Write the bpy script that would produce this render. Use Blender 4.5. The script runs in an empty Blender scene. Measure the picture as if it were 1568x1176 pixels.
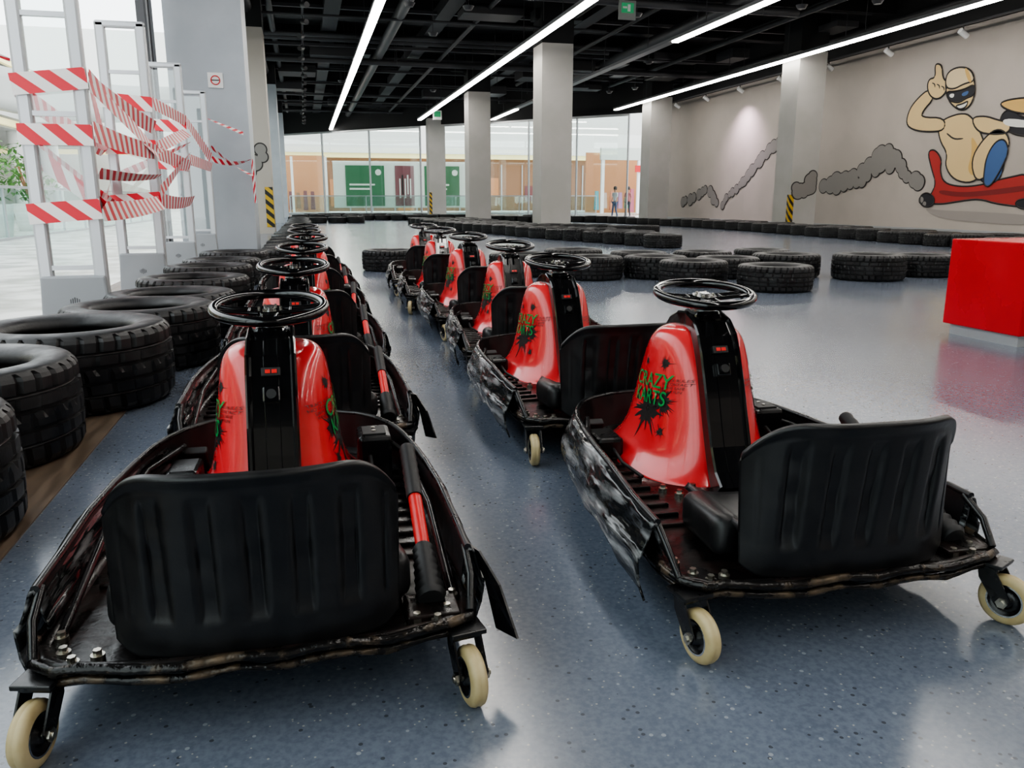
import bpy, bmesh, math, random
from mathutils import Vector, Matrix
from mathutils.bvhtree import BVHTree
from mathutils import noise as mnoise
random.seed(7)
SC = bpy.context.scene
COL = SC.collection

# ------------------------------------------------------------------ materials
def mat(name, color=(.5,.5,.5), rough=.5, metal=0., spec=.5, coat=0., emit=None, estr=0.):
    m = bpy.data.materials.new(name); m.use_nodes = True
    b = m.node_tree.nodes['Principled BSDF']
    b.inputs['Base Color'].default_value = (*color, 1)
    b.inputs['Roughness'].default_value = rough
    b.inputs['Metallic'].default_value = metal
    b.inputs['Specular IOR Level'].default_value = spec
    b.inputs['Coat Weight'].default_value = coat
    if emit:
        b.inputs['Emission Color'].default_value = (*emit, 1)
        b.inputs['Emission Strength'].default_value = estr
    return m

def noisy(name, c1, c2, scale=8., rough=(.3,.5), metal=0., bump=0., lo=.4, hi=.6, detail=6., stretch=None, coat=0., bscale=None, bdist=.01, spec=.5):
    m = mat(name, c1, rough[0], metal, coat=coat, spec=spec)
    nt = m.node_tree; N = nt.nodes; L = nt.links; b = N['Principled BSDF']
    tc = N.new('ShaderNodeTexCoord'); mp = N.new('ShaderNodeMapping')
    L.new(tc.outputs['Object'], mp.inputs['Vector'])
    if stretch: mp.inputs['Scale'].default_value = stretch
    nz = N.new('ShaderNodeTexNoise'); nz.inputs['Scale'].default_value = scale; nz.inputs['Detail'].default_value = detail
    L.new(mp.outputs[0], nz.inputs['Vector'])
    cr = N.new('ShaderNodeValToRGB')
    cr.color_ramp.elements[0].position = lo; cr.color_ramp.elements[0].color = (*c1,1)
    cr.color_ramp.elements[1].position = hi; cr.color_ramp.elements[1].color = (*c2,1)
    L.new(nz.outputs['Fac'], cr.inputs[0]); L.new(cr.outputs[0], b.inputs['Base Color'])
    mr = N.new('ShaderNodeMapRange'); mr.inputs[1].default_value = lo; mr.inputs[2].default_value = hi
    mr.inputs[3].default_value = rough[0]; mr.inputs[4].default_value = rough[1]
    L.new(nz.outputs['Fac'], mr.inputs[0]); L.new(mr.outputs[0], b.inputs['Roughness'])
    if bump:
        n2 = N.new('ShaderNodeTexNoise'); n2.inputs['Scale'].default_value = bscale or scale*2; n2.inputs['Detail'].default_value = 3
        L.new(mp.outputs[0], n2.inputs['Vector'])
        bp = N.new('ShaderNodeBump'); bp.inputs['Strength'].default_value = bump; bp.inputs['Distance'].default_value = bdist
        L.new(n2.outputs['Fac'], bp.inputs['Height']); L.new(bp.outputs[0], b.inputs['Normal'])
    return m

def floor_mat():
    m = mat('vinyl_floor_speckled', (.13,.16,.21), .25, spec=.8)
    nt = m.node_tree; N = nt.nodes; L = nt.links; b = N['Principled BSDF']
    tc = N.new('ShaderNodeTexCoord')
    n1 = N.new('ShaderNodeTexNoise'); n1.inputs['Scale'].default_value = 90; n1.inputs['Detail'].default_value = 3
    L.new(tc.outputs['Object'], n1.inputs['Vector'])
    base = N.new('ShaderNodeValToRGB')
    base.color_ramp.elements[0].position = .35; base.color_ramp.elements[0].color = (.112,.134,.176,1)
    base.color_ramp.elements[1].position = .65; base.color_ramp.elements[1].color = (.148,.172,.218,1)
    L.new(n1.outputs['Fac'], base.inputs[0])
    prev = base.outputs[0]
    for sc, thr, colr, rad in ((42, .88, (.27,.29,.32,1), .20), (55, .84, (.060,.068,.085,1), .24), (95, .90, (.31,.31,.30,1), .24)):
        v = N.new('ShaderNodeTexVoronoi'); v.inputs['Scale'].default_value = sc
        L.new(tc.outputs['Object'], v.inputs['Vector'])
        sp = N.new('ShaderNodeSeparateColor'); L.new(v.outputs['Color'], sp.inputs[0])
        g = N.new('ShaderNodeMath'); g.operation = 'GREATER_THAN'; g.inputs[1].default_value = thr; L.new(sp.outputs[0], g.inputs[0])
        l = N.new('ShaderNodeMath'); l.operation = 'LESS_THAN'; l.inputs[1].default_value = rad; L.new(v.outputs['Distance'], l.inputs[0])
        a = N.new('ShaderNodeMath'); a.operation = 'MULTIPLY'; L.new(g.outputs[0], a.inputs[0]); L.new(l.outputs[0], a.inputs[1])
        mx = N.new('ShaderNodeMix'); mx.data_type = 'RGBA'
        L.new(a.outputs[0], mx.inputs['Factor']); L.new(prev, mx.inputs['A']); mx.inputs['B'].default_value = colr
        prev = mx.outputs['Result']
    L.new(prev, b.inputs['Base Color'])
    n2 = N.new('ShaderNodeTexNoise'); n2.inputs['Scale'].default_value = .7; n2.inputs['Detail'].default_value = 3
    L.new(tc.outputs['Object'], n2.inputs['Vector'])
    mr = N.new('ShaderNodeMapRange'); mr.inputs[1].default_value=.3; mr.inputs[2].default_value=.7; mr.inputs[3].default_value=.17; mr.inputs[4].default_value=.22
    L.new(n2.outputs['Fac'], mr.inputs[0]); L.new(mr.outputs[0], b.inputs['Roughness'])
    return m

def stripe_mat(name, c1, c2, freq, slant=.6):
    m = mat(name, c1, .4)
    nt = m.node_tree; N = nt.nodes; L = nt.links; b = N['Principled BSDF']
    tc = N.new('ShaderNodeTexCoord'); sp = N.new('ShaderNodeSeparateXYZ')
    L.new(tc.outputs['UV'], sp.inputs[0])
    a = N.new('ShaderNodeMath'); a.operation='MULTIPLY'; a.inputs[1].default_value=freq; L.new(sp.outputs[0], a.inputs[0])
    c = N.new('ShaderNodeMath'); c.operation='MULTIPLY_ADD'; c.inputs[1].default_value=slant; L.new(sp.outputs[1], c.inputs[0]); L.new(a.outputs[0], c.inputs[2])
    d = N.new('ShaderNodeMath'); d.operation='FRACT'; L.new(c.outputs[0], d.inputs[0])
    e = N.new('ShaderNodeMath'); e.operation='GREATER_THAN'; e.inputs[1].default_value=.5; L.new(d.outputs[0], e.inputs[0])
    mx = N.new('ShaderNodeMix'); mx.data_type='RGBA'; mx.inputs['A'].default_value=(*c1,1); mx.inputs['B'].default_value=(*c2,1)
    L.new(e.outputs[0], mx.inputs['Factor']); L.new(mx.outputs['Result'], b.inputs['Base Color'])
    return m

def glass_mat(name, tint=(.9,.97,.95), mixv=.12):
    m = bpy.data.materials.new(name); m.use_nodes=True
    nt=m.node_tree; N=nt.nodes; L=nt.links
    N.remove(N['Principled BSDF'])
    out=N['Material Output']; t=N.new('ShaderNodeBsdfTransparent'); t.inputs[0].default_value=(*tint,1)
    g=N.new('ShaderNodeBsdfGlossy'); g.inputs['Roughness'].default_value=.02
    mx=N.new('ShaderNodeMixShader'); mx.inputs[0].default_value=mixv
    L.new(t.outputs[0],mx.inputs[1]); L.new(g.outputs[0],mx.inputs[2]); L.new(mx.outputs[0],out.inputs[0])
    return m

M = {}
M['floor'] = floor_mat()
M['mallfloor'] = noisy('mall_tile', (.58,.58,.56), (.70,.70,.68), 1.5, (.15,.25))
M['brown'] = noisy('brown_floor_strip', (.10,.072,.05), (.16,.115,.08), 5, (.45,.6), stretch=(6,1,1))
M['wall'] = noisy('beige_wall_paint', (.44,.395,.35), (.485,.435,.39), .6, (.55,.65), bump=.05)
M['colm'] = noisy('column_paint', (.43,.42,.39), (.48,.465,.44), .8, (.5,.6))
M['colgrey'] = noisy('column_paint_grey', (.40,.43,.47), (.46,.49,.53), .8, (.35,.45))
M['black_ceiling'] = noisy('black_ceiling_paint', (.009,.009,.010), (.015,.015,.016), 2, (.7,.8))
M['duct'] = mat('duct_dark', (.022,.022,.024), .55)
M['duct2'] = mat('duct_grey', (.05,.05,.054), .45)
M['strip'] = mat('light_strip', (1,1,1), .5, emit=(1,.96,.90), estr=26)
M['rail'] = mat('rail_grey', (.28,.28,.29), .4, .5)
M['tire'] = noisy('tire_rubber', (.006,.006,.007), (.014,.014,.015), 9, (.38,.55), bump=.12, bscale=60)
M['kblack'] = noisy('kart_black_plastic', (.005,.005,.006), (.009,.009,.010), 12, (.22,.36), bump=.06, bscale=30)
M['seat'] = noisy('seat_black_plastic', (.006,.006,.007), (.010,.010,.011), 20, (.33,.40), bump=.04, bscale=120, spec=.45)
M['skirt'] = noisy('skirt_scuffed_plastic', (.010,.011,.012), (.36,.36,.37), 11, (.15,.30), bump=.85, lo=.50, hi=.74, detail=15, stretch=(1,.45,2.4), bscale=6, bdist=.04)
M['skirtmetal'] = noisy('frame_worn_metal', (.009,.008,.008), (.17,.12,.075), 18, (.22,.5), metal=.35, bump=.5, lo=.50, hi=.78)
M['pan'] = noisy('kart_floor_pan', (.006,.005,.005), (.035,.018,.015), 11, (.26,.5), bump=.3, lo=.46, hi=.78, spec=.3)
M['red'] = noisy('kart_red_fairing', (.62,.024,.03), (.70,.036,.040), 4, (.17,.25), coat=.5)
M['redtube'] = mat('red_tube', (.6,.02,.02), .35)
M['gloss'] = mat('gloss_black', (.005,.005,.006), .12, coat=.4)
M['rubber'] = mat('black_rubber', (.010,.010,.011), .55)
M['chrome'] = mat('steel', (.6,.6,.6), .25, 1.)
M['bolt'] = mat('bolt_steel', (.45,.43,.38), .3, 1.)
M['cream'] = noisy('caster_cream', (.42,.33,.17), (.52,.43,.25), 14, (.4,.6))
M['green'] = mat('decal_green', (.012,.26,.06), .4)
M['decalblack'] = mat('decal_black', (.01,.01,.01), .4)
M['decaldark'] = mat('decal_darkred', (.06,.01,.01), .4)
M['redlamp'] = mat('rocker_red', (.6,.02,.02), .3, emit=(1,.05,.03), estr=.15)
M['alu'] = mat('gate_aluminium', (.50,.52,.54), .3, .35)
M['gatebase'] = mat('gate_base_grey', (.28,.30,.32), .45)
M['glass'] = glass_mat('clear_glass',(.93,.97,.96),.08)
M['glassg'] = glass_mat('green_glass', (.84,.94,.92), .12)
M['tape'] = stripe_mat('barrier_tape_red_white', (.82,.80,.79), (.66,.015,.035), 4.6, .75)
M['hazard'] = stripe_mat('hazard_yellow_black', (.60,.38,.03), (.02,.02,.02), 3.5, 1.)
M['boxred'] = noisy('red_laminate', (.56,.006,.014), (.60,.012,.02), 2, (.25,.32))
M['white'] = mat('white_paint', (.8,.8,.79), .5)
M['frame'] = mat('window_frame_grey', (.42,.43,.44), .4, .3)
M['frame_dark'] = mat('window_frame_dark', (.05,.05,.055), .4)
M['leaf'] = noisy('plant_leaves', (.05,.16,.03), (.13,.30,.06), 6, (.5,.7))

# ------------------------------------------------------------------ helpers
def link(o, parent=None):
    COL.objects.link(o)
    if parent: o.parent = parent
    return o
def empty(name, loc=(0,0,0), rz=0):
    e = bpy.data.objects.new(name, None); e.location = loc; e.rotation_euler[2]=rz; e.empty_display_size=.1
    COL.objects.link(e); return e
def mesh(name, verts, faces, mats=None, smooth=False, fm=None):
    me = bpy.data.meshes.new(name); me.from_pydata([tuple(v) for v in verts], [], faces)
    if mats:
        for m in (mats if isinstance(mats,(list,tuple)) else [mats]): me.materials.append(m)
    if fm:
        for p,i in zip(me.polygons, fm): p.material_index = i
    if smooth:
        for p in me.polygons: p.use_smooth = True
    me.update(); return me
def fixn(me):
    bm = bmesh.new(); bm.from_mesh(me); bmesh.ops.recalc_face_normals(bm, faces=bm.faces); bm.to_mesh(me); bm.free()
def obj(name, me, parent=None, loc=(0,0,0), rot=(0,0,0), sc=(1,1,1)):
    o = bpy.data.objects.new(name, me); o.location=loc; o.rotation_euler=rot; o.scale=sc
    return link(o, parent)

class MB:
    """mesh accumulator with material slots"""
    def __init__(s): s.v=[]; s.f=[]; s.m=[]; s.sm=[]; s.mats=[]
    def mi(s, m):
        if m not in s.mats: s.mats.append(m)
        return s.mats.index(m)
    def add(s, verts, faces, m, smooth=False, T=None):
        o=len(s.v); i=s.mi(m)
        for v in verts:
            v=Vector(v)
            s.v.append(T@v if T else v)
        for f in faces: s.f.append(tuple(o+k for k in f)); s.m.append(i); s.sm.append(smooth)
    def box(s, c, d, m, T=None, R=None, taper=1., bev=0., seg=2, smooth=False):
        x,y,z=[k/2 for k in d]; vs=[]
        if bev>0:
            bm=bmesh.new(); bmesh.ops.create_cube(bm,size=1)
            for v in bm.verts:
                t = taper if v.co.z>0 else 1
                v.co=Vector((v.co.x*d[0]*t,v.co.y*d[1]*t,v.co.z*d[2]))
            bmesh.ops.bevel(bm,geom=list(bm.edges),offset=bev,segments=seg,affect='EDGES',profile=.5)
            vs=[(R@v.co if R else v.co)+Vector(c) for v in bm.verts]; bm.verts.index_update()
            fs=[tuple(v.index for v in f.verts) for f in bm.faces]; bm.free()
            s.add(vs,fs,m,smooth,T); return
        for k in (-1,1):
            t = taper if k>0 else 1
            for (a,b) in ((-1,-1),(1,-1),(1,1),(-1,1)): vs.append(Vector((a*x*t,b*y*t,k*z)))
        vs=[(R@v if R else v)+Vector(c) for v in vs]
        s.add(vs,[(0,3,2,1),(4,5,6,7),(0,1,5,4),(1,2,6,5),(2,3,7,6),(3,0,4,7)],m,False,T)
    def cyl(s, a, b, r, m, n=16, r2=None, T=None, caps=True, smooth=True):
        a=Vector(a); b=Vector(b); r2=r if r2 is None else r2
        d=(b-a).normalized(); up=Vector((0,0,1)) if abs(d.z)<.95 else Vector((1,0,0))
        x=d.cross(up).normalized(); y=d.cross(x).normalized(); vs=[]
        for (p,rr) in ((a,r),(b,r2)):
            for i in range(n):
                t=2*math.pi*i/n; vs.append(p+x*math.cos(t)*rr+y*math.sin(t)*rr)
        s.add(vs,[(i,(i+1)%n,n+(i+1)%n,n+i) for i in range(n)],m,smooth,T)
        if caps: s.add(vs,[tuple(range(n))[::-1],tuple(range(n,2*n))],m,False,T)
    def tube(s, pts, r, m, n=8, closed=False, T=None, jit=0.):
        pts=[Vector(p) for p in pts]; k=len(pts); vs=[]
        for i,p in enumerate(pts):
            a=pts[(i-1)%k] if (closed or i>0) else pts[0]; b=pts[(i+1)%k] if (closed or i<k-1) else pts[-1]
            d=(b-a).normalized(); up=Vector((0,0,1)) if abs(d.z)<.95 else Vector((1,0,0))
            x=d.cross(up).normalized(); y=d.cross(x).normalized(); rr=r[i] if isinstance(r,(list,tuple)) else r
            for j in range(n):
                t=2*math.pi*j/n; vs.append(p+(x*math.cos(t)+y*math.sin(t))*rr*(1+jit*mnoise.noise(p*18+Vector((j,0,0)))))
        fs=[]
        for i in range(k if closed else k-1):
            for j in range(n):
                fs.append((i*n+j,i*n+(j+1)%n,((i+1)%k)*n+(j+1)%n,((i+1)%k)*n+j))
        s.add(vs,fs,m,True,T)
        if not closed: s.add(vs,[tuple(range(n)),tuple(range((k-1)*n,k*n))],m,False,T)
    def torus(s, c, R, r, m, n=40, k=10, T=None, sq=1.):
        vs=[];fs=[]
        for i in range(n):
            a=2*math.pi*i/n
            for j in range(k):
                b=2*math.pi*j/k; rr=R+r*math.cos(b)
                vs.append(Vector(c)+Vector((rr*math.cos(a),rr*math.sin(a),r*sq*math.sin(b))))
        for i in range(n):
            for j in range(k): fs.append((i*k+j,((i+1)%n)*k+j,((i+1)%n)*k+(j+1)%k,i*k+(j+1)%k))
        s.add(vs,fs,m,True,T)
    def lathe(s, prof, m, n=32, T=None, closed=False, smooth=True):
        vs=[];k=len(prof);fs=[]
        for i in range(n):
            a=2*math.pi*i/n
            for (r,z) in prof: vs.append((r*math.cos(a),r*math.sin(a),z))
        for i in range(n):
            for j in range(k if closed else k-1): fs.append((i*k+j,((i+1)%n)*k+j,((i+1)%n)*k+(j+1)%k,i*k+(j+1)%k))
        s.add(vs,fs,m,smooth,T)
    def grid(s, fn, nu, nv, m, smooth=True, T=None):
        vs=[fn(i/nu,j/nv) for j in range(nv+1) for i in range(nu+1)]
        s.add(vs,[(j*(nu+1)+i,j*(nu+1)+i+1,(j+1)*(nu+1)+i+1,(j+1)*(nu+1)+i) for j in range(nv) for i in range(nu)],m,smooth,T)
    def me(s, name, fix=True):
        me=mesh(name,s.v,s.f,s.mats)
        for p,i,sm in zip(me.polygons,s.m,s.sm): p.material_index=i; p.use_smooth=sm
        if fix: fixn(me)
        return me
def solid(me, t, name):
    """apply a solidify to mesh data"""
    o=bpy.data.objects.new('tmp',me); COL.objects.link(o)
    md=o.modifiers.new('s','SOLIDIFY'); md.thickness=t; md.offset=0
    dg=bpy.context.evaluated_depsgraph_get(); m2=bpy.data.meshes.new_from_object(o.evaluated_get(dg)); m2.name=name
    bpy.data.objects.remove(o); return m2

# ------------------------------------------------------------------ ROOM
CZ=7.6; PZ=5.95
def boxobj(name, lo, hi, m, parent=None, bev=0):
    b=MB(); c=[(a+d)/2 for a,d in zip(lo,hi)]; d=[d-a for a,d in zip(lo,hi)]
    b.box((0,0,0),d,m,bev=bev); return obj(name,b.me(name),parent,c)
boxobj('floor',(-2.3,-8,-.1),(19.2,64,0),M['floor'])
boxobj('trim_floor_strip',(-2.3,-8,0),(-.89,15.5,.006),M['brown'])
boxobj('floor_mall',(-60,-20,-.16),(90,110,-.11),M['mallfloor'])
boxobj('floor_mall_walkway',(-60,-20,-.105),(-2.32,110,-.005),M['mallfloor'])
boxobj('ceiling',(-2.4,-8,CZ),(19.4,64,CZ+.2),M['black_ceiling'])
boxobj('wall_right',(19,-8,0),(19.2,41.5,PZ),M['wall'])
boxobj('wall_right_upper',(18.98,-8,PZ),(19.2,41.5,CZ),M['black_ceiling'])
boxobj('wall_rear',(-2.4,-8.2,0),(19.2,-8,PZ),M['wall'])
boxobj('wall_rear_upper',(-2.4,-8.2,PZ),(19.2,-8,CZ),M['black_ceiling'])
boxobj('wall_left_header',(-2.45,-8,5.6),(-2.3,64,CZ),M['black_ceiling'])
def winframe(name, p0, p1, z1, n, m=M['frame'], g=M['glass'], fw=.09):
    b=MB(); p0=Vector((*p0,0)); p1=Vector((*p1,0)); L=(p1-p0).length; d=(p1-p0)/L
    R=Matrix.Rotation(math.atan2(d.y,d.x),3,'Z')
    for i in range(n+1):
        c=p0+d*L*i/n; b.box((c.x,c.y,z1/2),(fw,.12,z1),m,R=R)
    mid=(p0+p1)/2
    for z in (.06,z1-.06): b.box((mid.x,mid.y,z),(L,.12,.12),m,R=R)
    b.box((mid.x,mid.y,z1/2),(L,.02,z1-.2),g,R=R)
    return obj(name,b.me(name,False))
winframe('window_1',(-2.35,17.8),(-2.35,26.0),5.6,3)
winframe('window_2',(-2.35,27.6),(-2.35,38.2),5.6,4)
winframe('window_3',(-2.35,39.8),(-2.35,62),5.6,6)
winframe('window_4',(-2.35,-8),(-2.35,2.5),5.6,4)
b=MB(); b.box((-2.36,14.9,2.8),(.12,.22,5.6),M['frame_dark']); b.box((-2.36,15.25,2.8),(.08,.1,5.6),M['frame']); b.box((-2.36,15.55,2.8),(.1,.3,5.6),M['frame_dark'])
obj('door_frame',b.me('door_frame'))
winframe('window_5',(-1.5,61.9),(7.4,52.8),5.6,3,fw=.07)
winframe('window_6',(8.6,51.6),(17.4,42.6),5.6,4,fw=.07)
b=MB(); p0=Vector((-2.4,62.8,0)); p1=Vector((19.2,40.7,0)); mid=(p0+p1)/2; d=p1-p0
b.box((mid.x,mid.y,(5.6+CZ)/2),(d.length,.3,CZ-5.6),M['black_ceiling'],R=Matrix.Rotation(math.atan2(d.y,d.x),3,'Z'))
obj('wall_far_header',b.me('wall_far_header'))

def column(x0,y0,w,dd,m,name='column',cap=PZ):
    e=MB(); e.box((0,0,cap/2),(w,dd,cap),m); e.box((0,0,(cap+CZ)/2),(w+.01,dd+.01,CZ-cap),M['black_ceiling'])
    return obj(name,e.me('column'),None,(x0+w/2,y0+dd/2,0))
def hazard(x,y,z0,z1,wx=.16):
    vs=[(x-.008,y+wx,z0),(x-.008,y-.008,z0),(x+wx,y-.008,z0),(x-.008,y+wx,z1),(x-.008,y-.008,z1),(x+wx,y-.008,z1)]
    me=mesh('hazard_strip',vs,[(0,1,4,3),(1,2,5,4)],M['hazard']); uv=me.uv_layers.new()
    for p in me.polygons:
        for li in p.loop_indices:
            vi=me.loops[li].vertex_index; uv.data[li].uv=((z1-z0)*(vi//3), (vi%3)*.7)
    obj('hazard_strip',me)
column(-2.22,16.2,1.32,1.3,M['colgrey'])
column(-2.22,26.2,1.32,1.3,M['wall']); column(-2.22,38.4,1.32,1.3,M['colgrey']); column(-2.22,50.5,1.32,1.3,M['colgrey'])
for y in (26.4,38.6,51.4): column(7.72,y,1.05,1.05,M['colm'])
column(16.60,25.6,1.05,1.05,M['colm']); column(16.75,38.2,1.1,1.1,M['colm'])
column(7.72,-2,1.05,1.05,M['colm'])
hazard(16.60,25.6,.15,1.2); hazard(7.72,51.4,.1,1.5)
me=mesh('hazard_strip',[(-1.12,26.19,.2),(-.89,26.19,.2),(-.89,26.5,.2),(-1.12,26.19,1.4),(-.89,26.19,1.4),(-.89,26.5,1.4)],[(0,1,4,3),(1,2,5,4)],M['hazard']); uv=me.uv_layers.new()
for p in me.polygons:
    for li in p.loop_indices:
        vi=me.loops[li].vertex_index; uv.data[li].uv=(1.2*(vi//3),(vi%3)*.7)
obj('hazard_strip',me)
boxobj('baseboard_right',(18.94,-8,0),(19,41,.15),M['frame'])

# ------------------------------------------------------------------ ceiling services
b=MB()
for y in range(-6,62,5): b.box((8.3,y+.3,7.25),(21.4,.5,.7),M['black_ceiling'])
for x in (1.2,4.8,9.6,13.6): b.box((x,28,7.0),(.5,70,.35),M['duct'])
for y in range(4,60,4): b.box((8.3+random.uniform(-1,1),y+random.uniform(-1,1),6.75+random.uniform(-.2,.2)),(21,.12,.1),M['duct2'])
for i in range(34):
    y=random.uniform(12,58); x=random.uniform(-2,18); w=random.uniform(.6,2.4)
    b.box((x,y,random.uniform(6.4,7.0)),(w,random.uniform(.5,1.6),random.uniform(.15,.4)),random.choice((M['duct'],M['duct2'])))
obj('ceiling_beams',b.me('ceiling_beams'))
b=MB()
for x,z,r in ((-1.3,6.5,.16),(-.7,6.8,.1),(3.2,6.6,.18),(5.6,6.5,.07),(8.9,6.9,.14),(10.4,6.5,.07),(12.6,6.6,.2),(15.2,6.6,.09),(15.7,6.9,.07),(18.4,6.5,.12)):
    b.cyl((x,-7.8,z),(x,40 if x>10 else 58,z),r,M['duct2'] if r>.17 else M['duct'],n=14)
for i in range(16):
    y=random.uniform(12,55); z=random.uniform(6.3,7.0); b.cyl((-2,y,z),(random.uniform(6,18.5),y+random.uniform(-.2,.2),z),random.uniform(.04,.12),M['duct2'],n=10)
for i in range(8):
    x=random.uniform(-1.8,5); y=random.uniform(12,24); pts=[]
    for k in range(9): pts.append((x+.35*math.sin(k*.8)+.12*k,y+.1*k,6.4+.25*math.cos(k*.7)))
    b.tube(pts,.10,M['duct2'],n=10)
for i in range(60):
    x=random.uniform(-2,18); y=random.uniform(10,56); z=random.uniform(6.,6.5)
    b.cyl((x,y,CZ),(x,y,z),.012,M['duct2'],n=5)
for i in range(14):
    x=random.uniform(0,16); y=random.uniform(13,40); b.cyl((x,y,6.15),(x,y,6.05),.16,M['duct2'],n=14,r2=.1); b.cyl((x,y,CZ),(x,y,6.1),.012,M['duct2'],n=5)
obj('ceiling_pipes',b.me('ceiling_pipes'))
def lightline(x,y0,y1,lit,w=.17,z=5.7):
    e=empty('linear_ceiling_light',(x,0,z))
    b=MB(); b.box((0,(y0+y1)/2,.06),(w+.06,y1-y0,.09),M['rail'])
    y=y0
    while y<y1: b.cyl((0,y,.1),(0,y,CZ-z),.012,M['duct2'],n=5); y+=4
    obj('housing',b.me('housing'),e)
    for (a,c) in lit:
        q=MB(); y=a
        while y<c-.1:
            yy=min(y+3.6,c); q.box((0,(y+yy)/2,-.005),(w,yy-y-.06,.05),M['strip']); y=yy
        obj('diffuser',q.me('diffuser'),e)
lightline(2.07,-6,58,[(-6,58)],w=.21); lightline(7.0,-6,50,[(-6,50)],w=.21)
lightline(11.2,-6,50,[(-6,24),(43,50)],w=.21); lightline(16.36,-6,42,[(-6,42)],w=.20)
e=empty('track_spotlights',(.25,0,5.9)); b=MB(); b.box((0,28,.0),(.06,56,.05),M['frame_dark'])
for y in range(10,56,2):
    b.cyl((0,y,-.02),(0,y,-.14),.02,M['frame_dark'],n=8); b.cyl((random.choice((-.1,.1)),y-.12,-.2),(0,y+.1,-.15),.075,M['duct2'],n=12)
obj('track',b.me('track'),e)
e=empty('track_spotlights',(13.4,0,5.75)); b=MB(); b.box((4.6,23,.0),(.06,36,.05),M['frame_dark'])
for y in range(8,40,3): b.cyl((4.6,y,-.02),(4.6,y,-.12),.02,M['frame_dark'],n=8); b.cyl((4.5,y,-.16),(4.75,y,-.3),.08,M['white'],n=12)
obj('track',b.me('track'),e)
ld=bpy.data.lights.new('wall_spot','SPOT'); ld.energy=650; ld.spot_size=1.9; ld.spot_blend=1; ld.color=(1,.78,.95); ld.shadow_soft_size=.1
o=bpy.data.objects.new('wall_spot_lamp',ld); COL.objects.link(o); o.location=(17.9,33.0,5.4); o.rotation_euler=Vector((.35,0,-1)).to_track_quat('-Z','Y').to_euler()
e=empty('exit_sign',(8.95,22.3,6.12)); b=MB(); b.box((0,0,0),(.5,.06,.5),mat('exit_frame',(.25,.26,.25),.5),bev=.01)
b.box((0,-.035,.05),(.36,.01,.26),mat('exit_green',(.05,.28,.12),.4,emit=(.1,.8,.35),estr=.15)); b.box((.04,-.042,.05),(.08,.005,.18),M['white']); b.box((-.08,-.042,.06),(.12,.005,.05),M['white'])
b.cyl((-.2,0,.24),(-.2,0,1.4),.01,M['duct2'],n=6); b.cyl((.2,0,.24),(.2,0,1.4),.01,M['duct2'],n=6)
obj('panel',b.me('panel'),e)
e=empty('exit_sign',(7.6,47,5.7)); b=MB(); b.box((0,0,0),(.5,.06,.5),M['white'],bev=.01); b.box((0,-.035,.05),(.36,.01,.3),bpy.data.materials['exit_green']); b.cyl((0,0,.24),(0,0,1.8),.015,M['duct2'],n=6); obj('panel',b.me('panel'),e)

# ------------------------------------------------------------------ MURAL on the right wall
# artwork drawn in poster units (u to the right, v down) and laid out on the wall plane x = 19
def art_to_wall(u,v,X=19.0):
    a=(u-784)/1225.; q=(588-v)/1225.
    h=.97468+.22358*q; k=-.22358+.97468*q
    dx=.24649*h+.96914*a; dy=.96914*h-.24649*a
    return (X*dy/dx, 1+X*k/dx)
mur=empty('wall_mural',(18.99,0,0))
flat=lambda n,c:mat(n,c,.6)
MC=dict(red=flat('mural_red',(.42,.035,.03)),dred=flat('mural_dark_red',(.22,.02,.02)),skin=flat('mural_cream',(.70,.52,.27)),yel=flat('mural_yellow',(.66,.42,.14)),hel=flat('mural_helmet_cream',(.72,.58,.36)),
  blue=flat('mural_blue',(.06,.13,.30)),blk=flat('mural_black',(.02,.02,.025)),wht=flat('mural_white',(.75,.74,.7)),gry=flat('mural_grey',(.25,.235,.22)),shd=flat('mural_shade',(.34,.305,.28)),line=flat('mural_outline',(.035,.03,.03)))
def smoothpoly(pts,it=2):
    for _ in range(it):
        q=[]
        for i in range(len(pts)):
            a=pts[i]; b=pts[(i+1)%len(pts)]
            q+= [(a[0]*.75+b[0]*.25,a[1]*.75+b[1]*.25),(a[0]*.25+b[0]*.75,a[1]*.25+b[1]*.75)]
        pts=q
    return pts
def artpoly(name,pts,m,layer,outline=True,X=19.0,it=2):
    w=[art_to_wall(*p) for p in smoothpoly(pts,it)]
    off=-.004*layer
    obj(name,mesh(name,[(off,y,z) for y,z in w],[tuple(range(len(w)))],m),mur)
    if outline:
        q=MB(); q.tube([(off-.001,y,z) for y,z in w],.024,MC['line'],n=4,closed=True)
        for v in q.v: v.x=off-.001+(v.x-off)*.02
        obj(name+'_outline',q.me(name),mur)
A=artpoly
A('floor_shade',[(1412,318),(1440,322),(1500,324),(1590,330),(1590,346),(1500,341),(1440,335)],MC['shd'],1,False)
A('kart_body',[(1421,232),(1432,228),(1443,243),(1440,262),(1446,280),(1470,286),(1500,284),(1525,276),(1590,262),(1590,319),(1530,313),(1500,304),(1470,308),(1440,313),(1418,310),(1428,295),(1434,280),(1427,258)],MC['red'],2)
A('kart_stripe',[(1440,290),(1470,295),(1510,292),(1590,281),(1590,290),(1510,300),(1470,302),(1438,297)],MC['dred'],3,False)
A('leg_far',[(1495,240),(1515,225),(1535,226),(1540,250),(1530,280),(1500,280)],MC['blue'],3)
A('torso',[(1437,192),(1450,180),(1478,172),(1492,182),(1504,205),(1515,240),(1508,262),(1490,281),(1462,276),(1448,255),(1452,235),(1440,215)],MC['skin'],4)
A('belly_shade',[(1488,205),(1500,225),(1505,250),(1492,272),(1482,260),(1490,235)],MC['yel'],5,False)
A('chest_line',[(1452,203),(1462,212),(1476,211),(1477,213),(1462,215),(1450,205)],MC['line'],5,False)
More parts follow.
